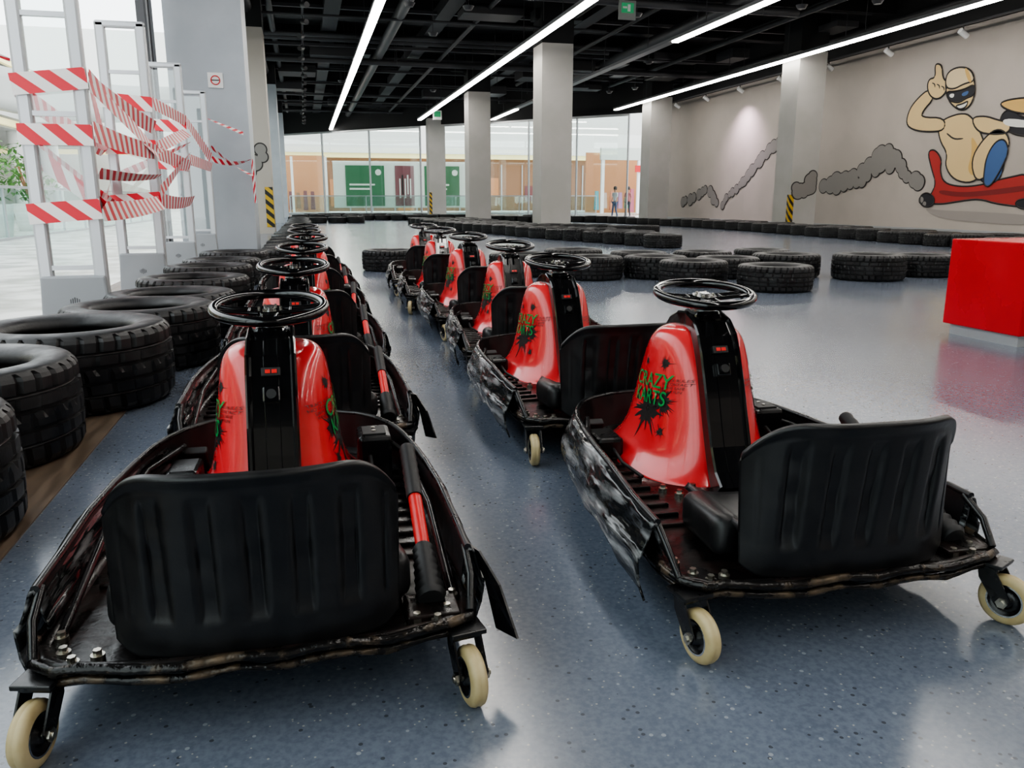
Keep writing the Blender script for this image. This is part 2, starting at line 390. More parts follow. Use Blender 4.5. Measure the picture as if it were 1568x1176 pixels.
A('arm_raised',[(1448,200),(1422,202),(1400,199),(1388,190),(1394,166),(1409,148),(1424,136),(1432,150),(1414,170),(1412,180),(1448,180)],MC['skin'],5)
A('hand_raised',[(1424,121),(1434,119),(1433,100),(1438,97),(1444,101),(1445,119),(1452,126),(1450,142),(1437,153),(1425,147),(1421,133)],MC['skin'],6)
for i,(u,v) in enumerate(((1429,126),(1436,128),(1443,131))): A('finger_line',[(u,v),(u+5,v+2),(u+5,v+8),(u+4,v+8),(u+3,v+3),(u,v+2)],MC['line'],7,False)
A('head',[(1449,138),(1451,113),(1466,104),(1486,106),(1494,122),(1494,146),(1486,164),(1472,170),(1456,158)],MC['skin'],6)
A('helmet',[(1449,134),(1451,112),(1468,102),(1488,105),(1495,124),(1478,128),(1462,137)],MC['hel'],7)
A('helmet_band',[(1478,104),(1484,105),(1491,125),(1485,127)],MC['yel'],8,False)
A('goggles',[(1450,140),(1465,140),(1480,136),(1494,128),(1494,146),(1482,150),(1470,158),(1454,154)],MC['blk'],8)
A('goggle_glint',[(1456,144),(1464,143),(1462,150),(1456,149)],MC['wht'],9,False)
A('goggle_glint_b',[(1474,143),(1486,138),(1484,145),(1476,148)],MC['blue'],9,False)
A('mouth',[(1464,162),(1476,159),(1485,154),(1481,164),(1471,168)],MC['wht'],8)
A('arm_steering',[(1488,180),(1510,177),(1530,184),(1550,188),(1546,204),(1522,206),(1498,202)],MC['skin'],6)
A('leg_near',[(1488,245),(1505,215),(1527,196),(1545,204),(1548,228),(1528,226),(1516,247),(1513,270),(1495,278)],MC['skin'],6)
A('shoe_blue',[(1508,268),(1512,240),(1526,216),(1541,212),(1547,232),(1534,260),(1518,286),(1508,284)],MC['blue'],7)
A('handlebar',[(1531,186),(1540,168),(1556,170),(1566,180),(1590,180),(1590,208),(1560,208),(1540,198)],MC['blk'],5)
A('handlebar_top',[(1530,160),(1545,152),(1590,148),(1590,176),(1552,172)],MC['yel'],6)
A('bar_grip',[(1536,180),(1590,186),(1590,196),(1540,194)],MC['wht'],7,False)
A('rear_wheel',[(1410,300),(1420,294),(1432,301),(1432,313),(1420,318),(1410,312)],MC['blk'],6)
A('front_wheel',[(1555,306),(1590,303),(1590,320),(1560,320)],MC['blk'],6)
def cloud(name,chain,X=19.0):
    b1=MB(); b2=MB()
    for i,(u,v,r) in enumerate(chain):
        y,z=art_to_wall(u,v,X); y2,_=art_to_wall(u+r,v,X); _,z2=art_to_wall(u,v-r,X)
        ry=abs(y2-y); rz=abs(z2-z); rr=(ry+rz)/2
        for bb,k,off,m in ((b1,.035,-.004-.00006*i,MC['line']),(b2,0,-.012-.0004*i,MC['gry'])):
            pts=[]
            for j in range(28):
                t=2*math.pi*j/28; pts.append((X-19+off,y+(rr*1.05+k)*math.cos(t),z+(rr+k)*math.sin(t)))
            bb.add(pts,[tuple(range(28))],m)
    obj(name+'_outline',b1.me(name,False),mur); obj(name,b2.me(name,False),mur)
def chain(pts,step=7,r0=9,r1=9,jit=5):
    out=[]; n=len(pts)
    for i in range(n-1):
        a,b=pts[i],pts[i+1]; L=math.hypot(b[0]-a[0],b[1]-a[1]); k=max(1,int(L/step))
        for j in range(k):
            t=j/k; g=(i+t)/(n-1); out.append((a[0]+(b[0]-a[0])*t+random.uniform(-jit,jit),a[1]+(b[1]-a[1])*t+random.uniform(-jit,jit),(r0+(r1-r0)*g)*random.uniform(.75,1.2)))
    return out
cloud('smoke_puff',chain([(1264,284),(1290,276),(1310,268),(1328,258),(1342,240),(1358,234),(1372,246),(1384,262),(1400,274),(1410,290)],7,10,9,3)+chain([(1275,288),(1320,280),(1335,262)],8,7,7,2)+[(1350,252,10),(1342,262,7),(1364,256,8),(1412,306,4),(1417,312,3)])
cloud('smoke_trail',chain([(1192,222),(1178,230),(1164,246),(1152,262),(1140,276),(1128,290),(1114,304),(1102,318)],6,8,3,2)+chain([(1098,312),(1092,298),(1082,290),(1070,298),(1058,306),(1046,310),(1036,306)],6,5,5,2))
def column_smoke(n,xr,xb,y,zf,rr):
    b1=MB();b2=MB(); sm=empty('column_mural')
    for i in range(n):
        x=random.uniform(*xr); z=zf(x)+random.uniform(-.22,.22); r=random.uniform(*rr)
        x=min(max(x,xb[0]+r+.04),xb[1]-r-.04)
        for bb,k,yy,m in ((b1,.04,y-.004-.0001*i,MC['line']),(b2,0,y-.008-.0004*i,MC['gry'])):
            bb.add([(x+(r+k)*math.cos(t*.2244),yy,z+(r+k)*math.sin(t*.2244)) for t in range(28)],[tuple(range(28))],m)
    obj('smoke_outline',b1.me('sm',False),sm); obj('smoke',b2.me('sm',False),sm)
column_smoke(18,(16.8,17.6),(16.61,17.64),25.6,lambda x:1.15+.5*(x-16.6),(.14,.24))
column_smoke(12,(-1.7,-1.0),(-2.2,-.92),26.2,lambda x:1.9+.9*(x+1.7),(.14,.22))
e=empty('no_smoking_sign',(-1.42,16.18,3.12)); b=MB(); b.box((0,0,0),(.26,.02,.26),M['white'])
T=Matrix.Translation((0,-.014,0))@Matrix.Rotation(math.pi/2,4,'X'); b.torus((0,0,0),.075,.010,M['redtube'],n=24,k=6,T=T); b.box((0,-.014,0),(.13,.006,.016),M['decalblack']); obj('plate',b.me('plate'),e)

# ------------------------------------------------------------------ MALL outside
mallw=mat('mall_wall_white',(.78,.78,.75),.6)
mallg=mat('mall_wall_grey',(.42,.43,.41),.6)
ywl=mat('mall_cove_yellow',(.75,.68,.35),.6,emit=(1,.92,.5),estr=.8)
orange=mat('shop_orange',(.40,.19,.09),.6,emit=(.8,.35,.14),estr=.3)
brown=mat('shop_brown',(.22,.12,.07),.6,emit=(.5,.25,.12),estr=.2)
posterg=mat('poster_green',(.03,.13,.055),.5); posterw=mat('poster_white',(.62,.66,.60),.5); posterp=mat('poster_photo',(.18,.06,.07),.5)
boxobj('wall_mall_far',(-60,84,0),(80,84.4,16),mallw)
boxobj('wall_mall_far_side',(60,40,0),(60.3,84,12),mallw)
boxobj('trim_mall_band',(-30,78.2,4.9),(59,79,5.3),ywl)
boxobj('trim_mall_fascia',(-30,77.9,5.3),(59,79,7.4),mallw)
boxobj('wall_shop_facade',(-3,79,0),(59,80,4.9),brown)
e=empty('shop_window_display'); b=MB()
for i in range(16):
    x=-2+i*2.1; b.box((x,78.9,2.2),(.12,.1,4.4),M['frame'])
    if i%3!=1: b.box((x+1.05,78.95,random.uniform(1.6,2.6)),(1.5,.06,random.uniform(1.4,3.2)),random.choice((orange,posterw,orange,posterp)))
obj('displays',b.me('d'),e)
e=empty('promo_hoarding',(0,69.8,0)); b=MB()
b.box((8.2,.15,2.3),(11.4,.1,3.8),posterw)
for x0,x1,m in ((3.5,6.7,posterg),(7.6,9.2,posterp),(10.1,13.1,posterg)): b.box(((x0+x1)/2,.07,2.2),(x1-x0,.06,3.3),m)
for x0,x1,z in ((3.8,5.9,2.3),(3.8,5.6,1.95),(10.4,12.2,2.3),(10.4,12.0,1.95)): b.box(((x0+x1)/2,.03,z),(x1-x0,.02,.14),posterw)
for x,z in ((6.2,3.3),(12.7,3.3)):
    b.cyl((x,.03,z),(x,.01,z),.25,posterw,n=20)
for k in range(5): b.box((8.0+.22*k,.03,2.0+.3*(k%2)),(.12,.02,1.6),random.choice((brown,posterw,M['decalblack'])))
obj('panel',b.me('panel'),e)
e=empty('clothing_shop',(27,62,0)); b=MB()
b.box((0,2,2.4),(9,.2,4.8),orange); b.box((0,-1.9,4.5),(9.4,.3,.9),posterw)
for x in (-4.5,-1.5,1.5,4.5): b.box((x,-1.9,2.1),(.25,.2,4.2),M['white'])
b.box((-.5,-2.1,3.4),(2.8,.05,.5),M['redtube'])
for i in range(14):
    x=-4+i*.6; b.box((x,.5+random.uniform(-.5,.5),1.0),(.35,.3,random.uniform(1.2,1.9)),mat('garment%d'%i,(random.uniform(.1,.7),random.uniform(.1,.5),random.uniform(.1,.5)),.7),taper=.7)
obj('shopfront',b.me('shopfront'),e)
e=empty('clothing_shop',(-1,66,0)); b=MB(); b.box((0,8,2.4),(6,.2,4.8),orange)
for x in (-2.8,.2,3): b.box((x,6,2.3),(.2,.2,4.6),M['white'])
for i in range(8):
    x=-2.4+i*.6; b.box((x,6.8,1.0),(.4,.3,random.uniform(1.2,1.9)),random.choice((brown,posterp,posterw)),taper=.7)
obj('shopfront',b.me('shopfront'),e)
def balustrade(p0,p1,n,h=1.45,z0=-.1):
    e=empty('glass_balustrade'); b=MB(); p0=Vector((*p0,0));p1=Vector((*p1,0)); d=p1-p0; R=Matrix.Rotation(math.atan2(d.y,d.x),3,'Z'); m=(p0+p1)/2
    b.box((m.x,m.y,z0+h/2),(d.length,.03,h-.1),M['glassg'],R=R); b.box((m.x,m.y,z0+h),(d.length,.09,.07),M['alu'],R=R); b.box((m.x,m.y,z0+.08),(d.length,.12,.16),M['alu'],R=R)
    for i in range(n+1):
        c=p0+d*i/n; b.box((c.x,c.y,z0+h/2),(.06,.06,h),M['alu'],R=R)
    obj('railing',b.me('railing',False),e)
balustrade((-7.5,8),(-7.5,50),16); balustrade((-1,66.5),(22,60),8)
boxobj('wall_mall_left',(-34,-20,0),(-33.6,84,5.2),mallw)
b=MB(); b.box((-25,32,5.6),(16,100,.7),mallg); b.box((-16.9,32,5.55),(.3,100,.35),ywl); b.box((-24,32,9.2),(14,100,.5),mallg); b.box((-16.9,32,9.1),(.3,100,.3),ywl); obj('mall_gallery_slab',b.me('s'))
b=MB()
for i in range(10):
    b.box((-24+random.uniform(-.5,.5),-5+i*8.5,2.4),(.3,7.2,4.4),random.choice((orange,brown,posterg,mallg,mallw)));
for i in range(11): b.cyl((-17.6,-9+i*8.5,-.1),(-17.6,-9+i*8.5,5.3),.35,mallw,n=20)
obj('mall_storefronts',b.me('st'))
def canopy(u,v):
    a=math.radians(200-120*u); r=13+2*v
    return (-12+r*math.cos(a)*.9, 10+60*u, 7.5+2.5*v+1.5*math.sin(u*6))
b=MB(); b.grid(canopy,24,4,mallg); obj('mall_curved_canopy',solid(b.me('c'),.4,'canopy'))
for (px_,py_,pz_) in ((-8.6,26,-.1),(-8.9,31,-.1),(-8.6,20,-.1)):
    e=empty('potted_shrub',(px_,py_,pz_)); b=MB(); b.lathe([(0,0),(.5,0),(.62,1.0),(.56,1.0),(.54,.9),(0,.9)],M['white'],n=24)
    for i in range(420):
        t=random.uniform(0,6.28); h=random.uniform(0,1); r=random.uniform(.2,1)*(1.0*math.sin(math.pi*(h*.85+.12))); c=Vector((r*math.cos(t),r*math.sin(t),1.1+h*2.0))
        R=Matrix.Rotation(random.uniform(0,6.28),3,'Z')@Matrix.Rotation(random.uniform(-1,1),3,'X'); s=random.uniform(.12,.24)
        vs=[c+R@Vector(k)*s for k in ((0,-.2,0),(.35,.4,.08),(0,1.1,0),(-.35,.4,.08))]; b.add(vs,[(0,1,2,3)],M['leaf'])
    for i in range(6):
        t=i*1.05; b.cyl((0,0,.9),(.4*math.cos(t),.4*math.sin(t),2.2),.03,brown,n=6)
    obj('shrub',b.me('shrub',False),e)

def person(loc,rz,shirt,pants,step=.14):
    e=empty('walking_person',loc,rz)
    def skin(name,pts,edges,rad,m,root=0):
        me=bpy.data.meshes.new(name); me.from_pydata(pts,edges,[]); me.materials.append(m)
        o=obj(name,me,e); md=o.modifiers.new('sk','SKIN')
        for v,r in zip(me.skin_vertices[0].data,rad): v.radius=(r,r*.85)
        me.skin_vertices[0].data[root].use_root=True
        sb=o.modifiers.new('sb','SUBSURF'); sb.levels=1; sb.render_levels=2
    sk=M['skin']
    skin('legs',[(0,0,1.0),(.1,0,.95),(-.1,0,.95),(.11,step*.5,.53),(.11,step,.09),(-.11,step*.1,.53),(-.11,-step,.1),(.11,step+.16,.05),(-.11,-step+.16,.05)],[(0,1),(0,2),(1,3),(3,4),(2,5),(5,6),(4,7),(6,8)],[.15,.11,.11,.075,.05,.075,.05,.045,.045],pants)
    skin('torso_and_sleeves',[(0,0,1.0),(0,0,1.25),(0,0,1.5),(.2,0,1.6),(-.2,0,1.6),(.26,-.05,1.33),(-.26,.05,1.33),(0,0,1.66)],[(0,1),(1,2),(2,3),(2,4),(3,5),(4,6),(2,7)],[.15,.14,.16,.07,.07,.055,.055,.07],shirt)
    skin('neck_and_head',[(0,0,1.64),(0,.01,1.74),(0,.02,1.84),(0,.02,1.94)],[(0,1),(1,2),(2,3)],[.055,.06,.11,.09],sk)
    skin('forearm_r',[(.26,-.05,1.33),(.27,.05,1.08),(.27,.09,.98)],[(0,1),(1,2)],[.045,.035,.04],sk)
    skin('forearm_l',[(-.26,.05,1.33),(-.27,.15,1.08),(-.27,.2,.98)],[(0,1),(1,2)],[.045,.035,.04],sk)
    b=MB(); b.lathe([(0,.14),(.08,.12),(.125,.04),(.12,-.06),(.09,-.12)],M['hair'],n=16,T=Matrix.Translation((0,-.01,1.92))); obj('hair',b.me('hair'),e)
M['skin']=mat('person_skin',(.4,.22,.15),.6); M['hair']=mat('person_hair',(.04,.025,.02),.6)
person((20.4,52,-.11),2.0,mat('shirt_white',(.5,.5,.5),.8),mat('jeans',(.05,.07,.14),.8))
person((21.5,52.4,-.11),2.3,mat('shirt_pink',(.4,.16,.16),.8),mat('trousers_dark',(.04,.04,.05),.8))

# ------------------------------------------------------------------ TIRES
def tire_mesh(name,R=.42,H=.145,ri=.25):
    n=180
    out=[(ri,.70*H),(ri+.010,.84*H),(ri+.03,.93*H),(ri+.06,.985*H),(ri+.10,H),(R-.035,.97*H),(R-.022,.93*H),(R-.010,.86*H)]
    tread=[(R-.002,.78*H),(R,.60*H),(R,.55*H),(R-.014,.535*H),(R-.014,.465*H),(R+.002,.45*H),(R+.004,.24*H),(R-.011,.225*H),(R-.011,.155*H),(R+.004,.14*H),(R+.005,0)]
    prof=out+tread; prof=prof+[(r,-z) for r,z in reversed(prof[:-1])]
    inner=[(ri+.01,-.6*H),(ri+.05,-.8*H),(R-.05,-.78*H),(R-.03,-.4*H),(R-.03,.4*H),(R-.05,.78*H),(ri+.05,.8*H),(ri+.01,.6*H)]
    no=len(prof); prof=prof+inner; k=len(prof); vs=[];fs=[]
    for i in range(n):
        a=2*math.pi*i/n
        for j,(r,z) in enumerate(prof):
            if j<no and abs(z)>.54*H and r>R-.015 and i%5==0: r-=.014
            if j<no and abs(z)<.46*H and r>R-.002 and i%7==(3 if z>0 else 0): r-=.009
            aa=a+ (0.045*abs(z)/H if j<no else 0); vs.append((r*math.cos(aa),r*math.sin(aa),z+H))
    flat_j=set()
    for j in range(k):
        if j<no-1 and (prof[j][0]>R-.012 or prof[j+1][0]>R-.012): flat_j.add(j)
    sm=[]
    for i in range(n):
        for j in range(k): fs.append((i*k+j,((i+1)%n)*k+j,((i+1)%n)*k+(j+1)%k,i*k+(j+1)%k)); sm.append(j not in flat_j)
    me=mesh(name,vs,fs,M['tire'])
    for p,s_ in zip(me.polygons,sm): p.use_smooth=s_
    fixn(me); return me
TM=[tire_mesh('tire_a'),tire_mesh('tire_b',.42,.135,.27),tire_mesh('tire_c',.41,.150,.24)]
def tire(x,y,z=0,s=1.,k=None,parent=None,name='car_tire',zs=1.):
    return obj(name,TM[random.randrange(3) if k is None else k],parent,(x,y,z),(0,0,random.uniform(0,6.28)),(s,s,s*zs))
for x,y,z,s,k,zs in ((-1.32,2.60,.006,1.05,2,1.25),(-1.38,3.50,.006,1.07,0,1.25),(-1.18,4.42,.006,1.12,0,1.22),(-1.03,5.42,.006,1.12,2,1.1),(-1.0,6.45,.006,1.10,0,1.05),(-1.0,7.75,.006,1.15,0,1.),(-1.02,9.15,.006,1.1,2,1.),(-1.0,10.4,.006,1.08,0,1.),(-.95,11.6,.006,1.1,2,1.),(-1.3,1.68,.006,1.03,1,1.)):
    tire(x,y,z,s,k,zs=zs)
for x,y,z,s,k in ((5.2,8.2,0,1.,0),(4.55,8.95,0,1.,2),(7.1,9.05,0,1.1,2),(6.3,9.7,0,1.06,0),(8.15,9.3,0,1.,0),(5.45,9.75,0,1,1),(4.5,9.95,0,1.,0),(3.62,10.0,0,1.,2),(2.85,10.7,0,1.05,0),(3.8,11.3,0,1.05,2),(5.6,10.75,0,1,0),(4.75,11.1,0,1,1),(2.0,11.3,0,1,0),(1.2,12.0,0,1,2),(6.6,10.8,0,1,2),(9.1,9.3,0,1,2)):
    tire(x,y,z,s,k)
def barrier(pts,step=.86,jit=.04):
    P=[Vector((*p,0)) for p in pts]; carry=0
    for i in range(len(P)-1):
        e=empty('tire_barrier'); d=P[i+1]-P[i]; L=d.length; t=carry
        while t<L:
            c=P[i]+d*(t/L); tire(c.x+random.uniform(-jit,jit),c.y+random.uniform(-jit,jit),0,1.,None,e,'tire'); t+=step
        carry=t-L
barrier([(4.7,35),(5.1,28.6),(6.4,21),(7.2,18.4),(7.7,15.7)])
barrier([(5.7,35),(6.0,28.8),(6.7,24.5),(7.7,20.5),(8.3,18.2)])
barrier([(6.8,35),(6.85,28),(6.9,25.4)]); barrier([(7.6,24.8),(8.6,23.6),(9.9,21.6)])
barrier([(13.8,11),(13.9,15.2),(14.2,19),(14.6,24),(14.6,30),(13.6,36),(11,41)]); barrier([(9,43.2),(6,45.5)]); barrier([(4.9,46.3),(-.1,49.2)])
barrier([(14.75,12),(14.85,18),(15.4,24),(15.5,31)])
barrier([(-.3,38.0),(2.6,38.0)]); barrier([(-.3,12.9),(-.3,15.2),(-.25,22),(-.2,30),(-.2,37)])
barrier([(-.2,44),(4,43),(7,41.4)]); barrier([(9.4,39.4),(11,37)])

# ------------------------------------------------------------------ KART
parts=[]
ring=[(0,-.022),(.15,-.020),(.28,-.006),(.36,.012),(.405,.042),(.425,.09),(.422,.3),(.415,.5),(.402,.7),(.387,.85),(.366,1.0),(.34,1.1),(.30,1.19),(.24,1.26),(.14,1.315),(0,1.335)]
full=[(x,y) for x,y in ring]+[(-x,y) for x,y in reversed(ring[1:-1])]
def resample(pts,closed,step):
    out=[];n=len(pts)
    for i in range(n if closed else n-1):
        a=Vector(pts[i]);b_=Vector(pts[(i+1)%n]);k=max(1,int((b_-a).length/step))
        for j in range(k): out.append(a.lerp(b_,j/k))
    if not closed: out.append(Vector(pts[-1]))
    return out
fr=resample(full,True,.04)
b=MB(); n=len(fr)
lo=[(p.x*.96,p.y*.97+.02,.140) for p in fr]; hi=[(p.x,p.y,.168) for p in fr]; inn=[(p.x*.96,p.y*.97+.02,.172) for p in fr]; inf=[(p.x*.93,p.y*.94+.035,.160) for p in fr]
b.add(lo+hi+inn+inf,[(i,(i+1)%n,n+(i+1)%n,n+i) for i in range(n)]+[(n+i,n+(i+1)%n,2*n+(i+1)%n,2*n+i) for i in range(n)]+[(2*n+i,2*n+(i+1)%n,3*n+(i+1)%n,3*n+i) for i in range(n)],M['pan'],True)
b.add(lo,[tuple(range(n))],M['rubber']); b.add(inf,[tuple(range(n))],M['pan'])
for sgn in (-1,1):
    for i in range(10): b.box((sgn*.31,.36+i*.07,.164),(.12,.022,.012),M['pan'],bev=.004)
me=b.me('chassis_pan'); parts.append(('chassis_pan',me,(0,0,0),(0,0,0)))
b=MB(); pts=[]
for p in fr:
    w=Vector((mnoise.noise(Vector((p.x*9,p.y*9,1))),mnoise.noise(Vector((p.x*9,p.y*9,5))),mnoise.noise(Vector((p.x*11,p.y*11,9)))))*.010
    pts.append((p.x+w.x,p.y+w.y,.168+w.z))
b.tube(pts,.010,M['skirtmetal'],n=8,closed=True,jit=.7)
b.tube([(x*.985,y+.004,z-.024) for x,y,z in pts],.008,M['skirtmetal'],n=6,closed=True,jit=.5)
for sgn in (-1,1):
    for (bx,by) in ((.365,.075),(.30,.05),(.34,.035),(.385,.135),(.13,.60),(.19,.56),(.22,.61)):
        b.cyl((sgn*bx,by,.157),(sgn*bx,by,.170),.013,M['bolt'],n=14); b.cyl((sgn*bx,by,.170),(sgn*bx,by,.180),.008,M['bolt'],n=6,smooth=False)
parts.append(('frame_rail',b.me('frame_rail'),(0,0,0),(0,0,0)))
side=resample([(x,y) for x,y in ring if y>=.13]+[(-x,y) for x,y in reversed(ring[:-1]) if y>=.13],False,.035)
side=[Vector((.423,.15))]+side+[Vector((-.423,.15))]
m_=len(side)
def skirt(u,v):
    i=u*(m_-1); k=int(min(i,m_-2)); t=i-k; p=side[k].lerp(side[k+1],t)
    c=Vector((0,.55)); dirn=(side[min(k+1,m_-1)]-side[max(k-1,0)]).normalized(); nr=Vector((dirn.y,-dirn.x))
    if nr.dot(p-c)<0: nr=-nr
    left = p.x<0
    fl=1.0 if (left or p.y>1.2) else .65
    prof=[(-.012,.18),(-.006,.23),(-.002,.265),(.006,.283),(.018,.275),(.032,.235),(.052,.185),(.044,.13),(.022,.080)]
    q=v*(len(prof)-1); a=int(min(q,len(prof)-2)); s=q-a; o=(prof[a][0]*(1-s)+prof[a+1][0]*s)*fl; z=prof[a][1]*(1-s)+prof[a+1][1]*s
    e_=min(u,1-u); rise=min(1,e_/.10); z=z-.02*(1-rise)*(z>.2)
    if v>.6: z-= .024*mnoise.noise(Vector((p.x*8,p.y*8,3)))*(v-.6)*2.5
    w=(mnoise.noise(Vector((p.x*7,p.y*7,z*7)))*.013+mnoise.noise(Vector((p.x*18,p.y*18,z*18)))*.005)*(v>.45)*(1 if left else .5)
    return (p.x+nr.x*(o+w),p.y+nr.y*(o+w),z)
b=MB(); b.grid(skirt,200,24,M['skirt']); me=solid(b.me('skirt'),.006,'bumper_skirt'); parts.append(('bumper_skirt',me,(0,0,0),(0,0,0)))
def liner(u,v):
    x,y,z=skirt(u,0); x2,y2,z2=skirt(u,3/8); zz=.16+(z2+.002-.16)*v
    return (x2*(.960+.02*v),.6+(y2-.6)*(.960+.02*v),zz)
b=MB(); b.grid(liner,100,4,M['seat']); parts.append(('inner_liner',b.me('inner_liner',False),(0,0,0),(0,0,0)))
b=MB(); rp=[]
for i in range(100):
    x,y,z=skirt(i/99,3/8); rp.append((x*.992,y,z+.003))
b.tube(rp,.009,M['kblack'],n=8)
for sgn in (-1,1):
    b.tube([(sgn*.42,.17,.262),(sgn*.42,.10,.225),(sgn*.41,.05,.172)],.009,M['kblack'],n=8)
    b.tube([(sgn*.385,.14,.17),(sgn*.385,.5,.235),(sgn*.365,.9,.25),(sgn*.30,1.12,.25)],.010,M['kblack'],n=8)
parts.append(('bumper_rim',b.me('bumper_rim'),(0,0,0),(0,0,0)))
b=MB(); b.add([(.435,.19,.255),(.462,.15,.19),(.475,.09,.10),(.505,.02,.11),(.48,.08,.205),(.45,.15,.255)],[(0,1,2,3,4,5)],M['kblack'])
flap=solid(b.me('flap'),.005,'torn_flap')
def back(u,v):
    uu=u*2-1; a=abs(uu)
    top=.536-.085*max(0,(a-.55)/.45)**2.8
    bot=.164+.03*max(0,(a-.8)/.2)**2
    z=bot+(top-bot)*v
    W=.262+.004*v
    bulge=0
    if .2<v<.88 and a<.9:
        win=math.sin(math.pi*(v-.2)/.68)**.4; cs=math.cos((uu*3.1)*2*math.pi)
        if cs>-.2: bulge=.013*win*min(1,(cs+.2)/.7)*(1+.12*math.sin(v*26))
    y=.006-.045*v+(.055+.06*v)*a**3.2+bulge
    lip=.012*max(0,(v-.93)/.07)
    return (uu*W,y-lip,z)
b=MB(); b.grid(back,120,54,M['seat'])
parts.append(('seat_back',solid(b.me('sb'),.014,'seat_back'),(0,0,0),(0,0,0)))
def base(u,v):
    uu=u*2-1; a=abs(uu); y=.06+.38*v; z=.180+.10*a**5*(1-.6*v)+.02*v
    return (uu*(.255-.03*v),y,z)
b=MB(); b.grid(base,40,20,M['seat'])
sb_=solid(b.me('sba'),.02,'seat_base'); parts.append(('seat_base',sb_,(0,0,0),(0,0,0)))
b=MB()
for sgn in (-1,1): b.box((sgn*.250,.235,.218),(.075,.26,.105),M['seat'],bev=.032,seg=4,smooth=True,R=Matrix.Rotation(sgn*.10,3,'Z')@Matrix.Rotation(-.10,3,'X'))
parts.append(('seat_bolsters',b.me('seat_bolsters'),(0,0,0),(0,0,0)))
sec=[(.160,.605,1.285,.262),(.166,.608,1.28,.259),(.180,.617,1.262,.240),(.215,.635,1.225,.208),(.265,.655,1.19,.188),(.33,.68,1.165,.174),(.40,.705,1.135,.164),(.47,.73,1.10,.157),(.53,.757,1.065,.150),(.575,.782,1.03,.139),(.602,.808,.99,.118),(.614,.84,.95,.08)]
b=MB(); NS=48; vs=[];fs=[]
for z,y0,y1,w in sec:
    cy=y0+(y1-y0)*.52
    for i in range(NS):
        t=2*math.pi*i/NS; c_,s_=math.cos(t),math.sin(t)
        ex=2/2.7 if s_<0 else 2/2.4
        X=w*math.copysign(abs(c_)**ex,c_); hy=(cy-y0) if s_<0 else (y1-cy); Y=cy+hy*math.copysign(abs(s_)**ex,s_)
        vs.append((X,Y,z))
for j in range(len(sec)-1):
    for i in range(NS): fs.append((j*NS+i,j*NS+(i+1)%NS,(j+1)*NS+(i+1)%NS,(j+1)*NS+i))
fs.append(tuple(range((len(sec)-1)*NS,len(sec)*NS)))
b.add(vs,fs,M['red'],True); fme=b.me('fairing')
o=bpy.data.objects.new('t',fme); COL.objects.link(o); md=o.modifiers.new('s','SUBSURF'); md.levels=2
dg=bpy.context.evaluated_depsgraph_get(); fme=bpy.data.meshes.new_from_object(o.evaluated_get(dg)); bpy.data.objects.remove(o)
for p in fme.polygons: p.use_smooth=True
parts.append(('red_fairing',fme,(0,0,0),(0,0,0)))
bmf=bmesh.new(); bmf.from_mesh(fme); bvh=BVHTree.FromBMesh(bmf)
prof=[(.56,.165),(.605,.20),(.645,.27),(.672,.34),(.697,.41),(.725,.48),(.75,.54),(.775,.585),(.81,.618),(.87,.634),(.93,.628),(.985,.608),(1.04,.56),(1.10,.46)]
xs=[(-.068,-.04),(-.067,.018),(-.062,.024),(-.055,.024),(-.050,.012),(-.020,.012),(-.018,.015),(.018,.015),(.020,.012),(.050,.012),(.055,.024),(.062,.024),(.067,.018),(.068,-.04)]
b=MB(); vs=[];fs=[]
for k,(y,z) in enumerate(prof):
    a=prof[max(k-1,0)]; c=prof[min(k+1,len(prof)-1)]; ty,tz=c[0]-a[0],c[1]-a[1]; L=math.hypot(ty,tz); ny,nz=-tz/L,ty/L
    sx=1.0 if k<8 else 1.0-.03*(k-7)
    for x,h in xs: vs.append((x*sx,y+ny*h,z+nz*h))
K=len(xs)
for k in range(len(prof)-1):
    for j in range(K-1): fs.append((k*K+j,k*K+j+1,(k+1)*K+j+1,(k+1)*K+j))
fs.append(tuple(range(K))); fs.append(tuple(range((len(prof)-1)*K,len(prof)*K)))
b.add(vs,fs,M['gloss'],False)
def onpanel(z,dx=0,h=.016):
    for k in range(len(prof)-1):
        if prof[k][1]<=z<=prof[k+1][1]:
            t=(z-prof[k][1])/(prof[k+1][1]-prof[k][1]); y=prof[k][0]*(1-t)+prof[k+1][0]*t
            ty,tz=prof[k+1][0]-prof[k][0],prof[k+1][1]-prof[k][1]; L=math.hypot(ty,tz); ny,nz=-tz/L,ty/L
            R=Matrix.Rotation(-math.atan2(ty,tz),3,'X'); return Vector((dx,y+ny*h,z+nz*h)),R
c,R=onpanel(.545,0,.018); b.box(c,(.05,.012,.024),M['rubber'],R=R,bev=.002); c,R=onpanel(.545,-.008,.024); b.box(c,(.013,.006,.010),M['redlamp'],R=R); c,R=onpanel(.545,.009,.024); b.box(c,(.013,.006,.010),M['redlamp'],R=R)
c,R=onpanel(.490,0,.020); b.box(c,(.046,.02,.042),M['gloss'],R=R,bev=.005); c2,R=onpanel(.490,0,.040); b.cyl(c,c2,.013,M['rubber'],n=16)
parts.append(('centre_panel',b.me('centre_panel'),(0,0,0),(0,0,0)))
b=MB()
b.box((0,.875,.635),(.11,.13,.05),M['gloss'],taper=.75,bev=.01); b.cyl((0,.875,.645),(0,.868,.70),.030,M['gloss'],n=20,r2=.024); b.cyl((0,.875,.660),(0,.874,.667),.040,M['chrome'],n=20)
T=Matrix.Translation((0,.865,.712))@Matrix.Rotation(math.radians(8),4,'X')
b.torus((0,0,.0),.148,.0140,M['gloss'],n=64,k=12,T=T)
b.cyl((0,0,-.022),(0,0,-.004),.038,M['gloss'],n=24,T=T); b.cyl((0,0,-.004),(0,0,.003),.015,M['chrome'],n=20,T=T)
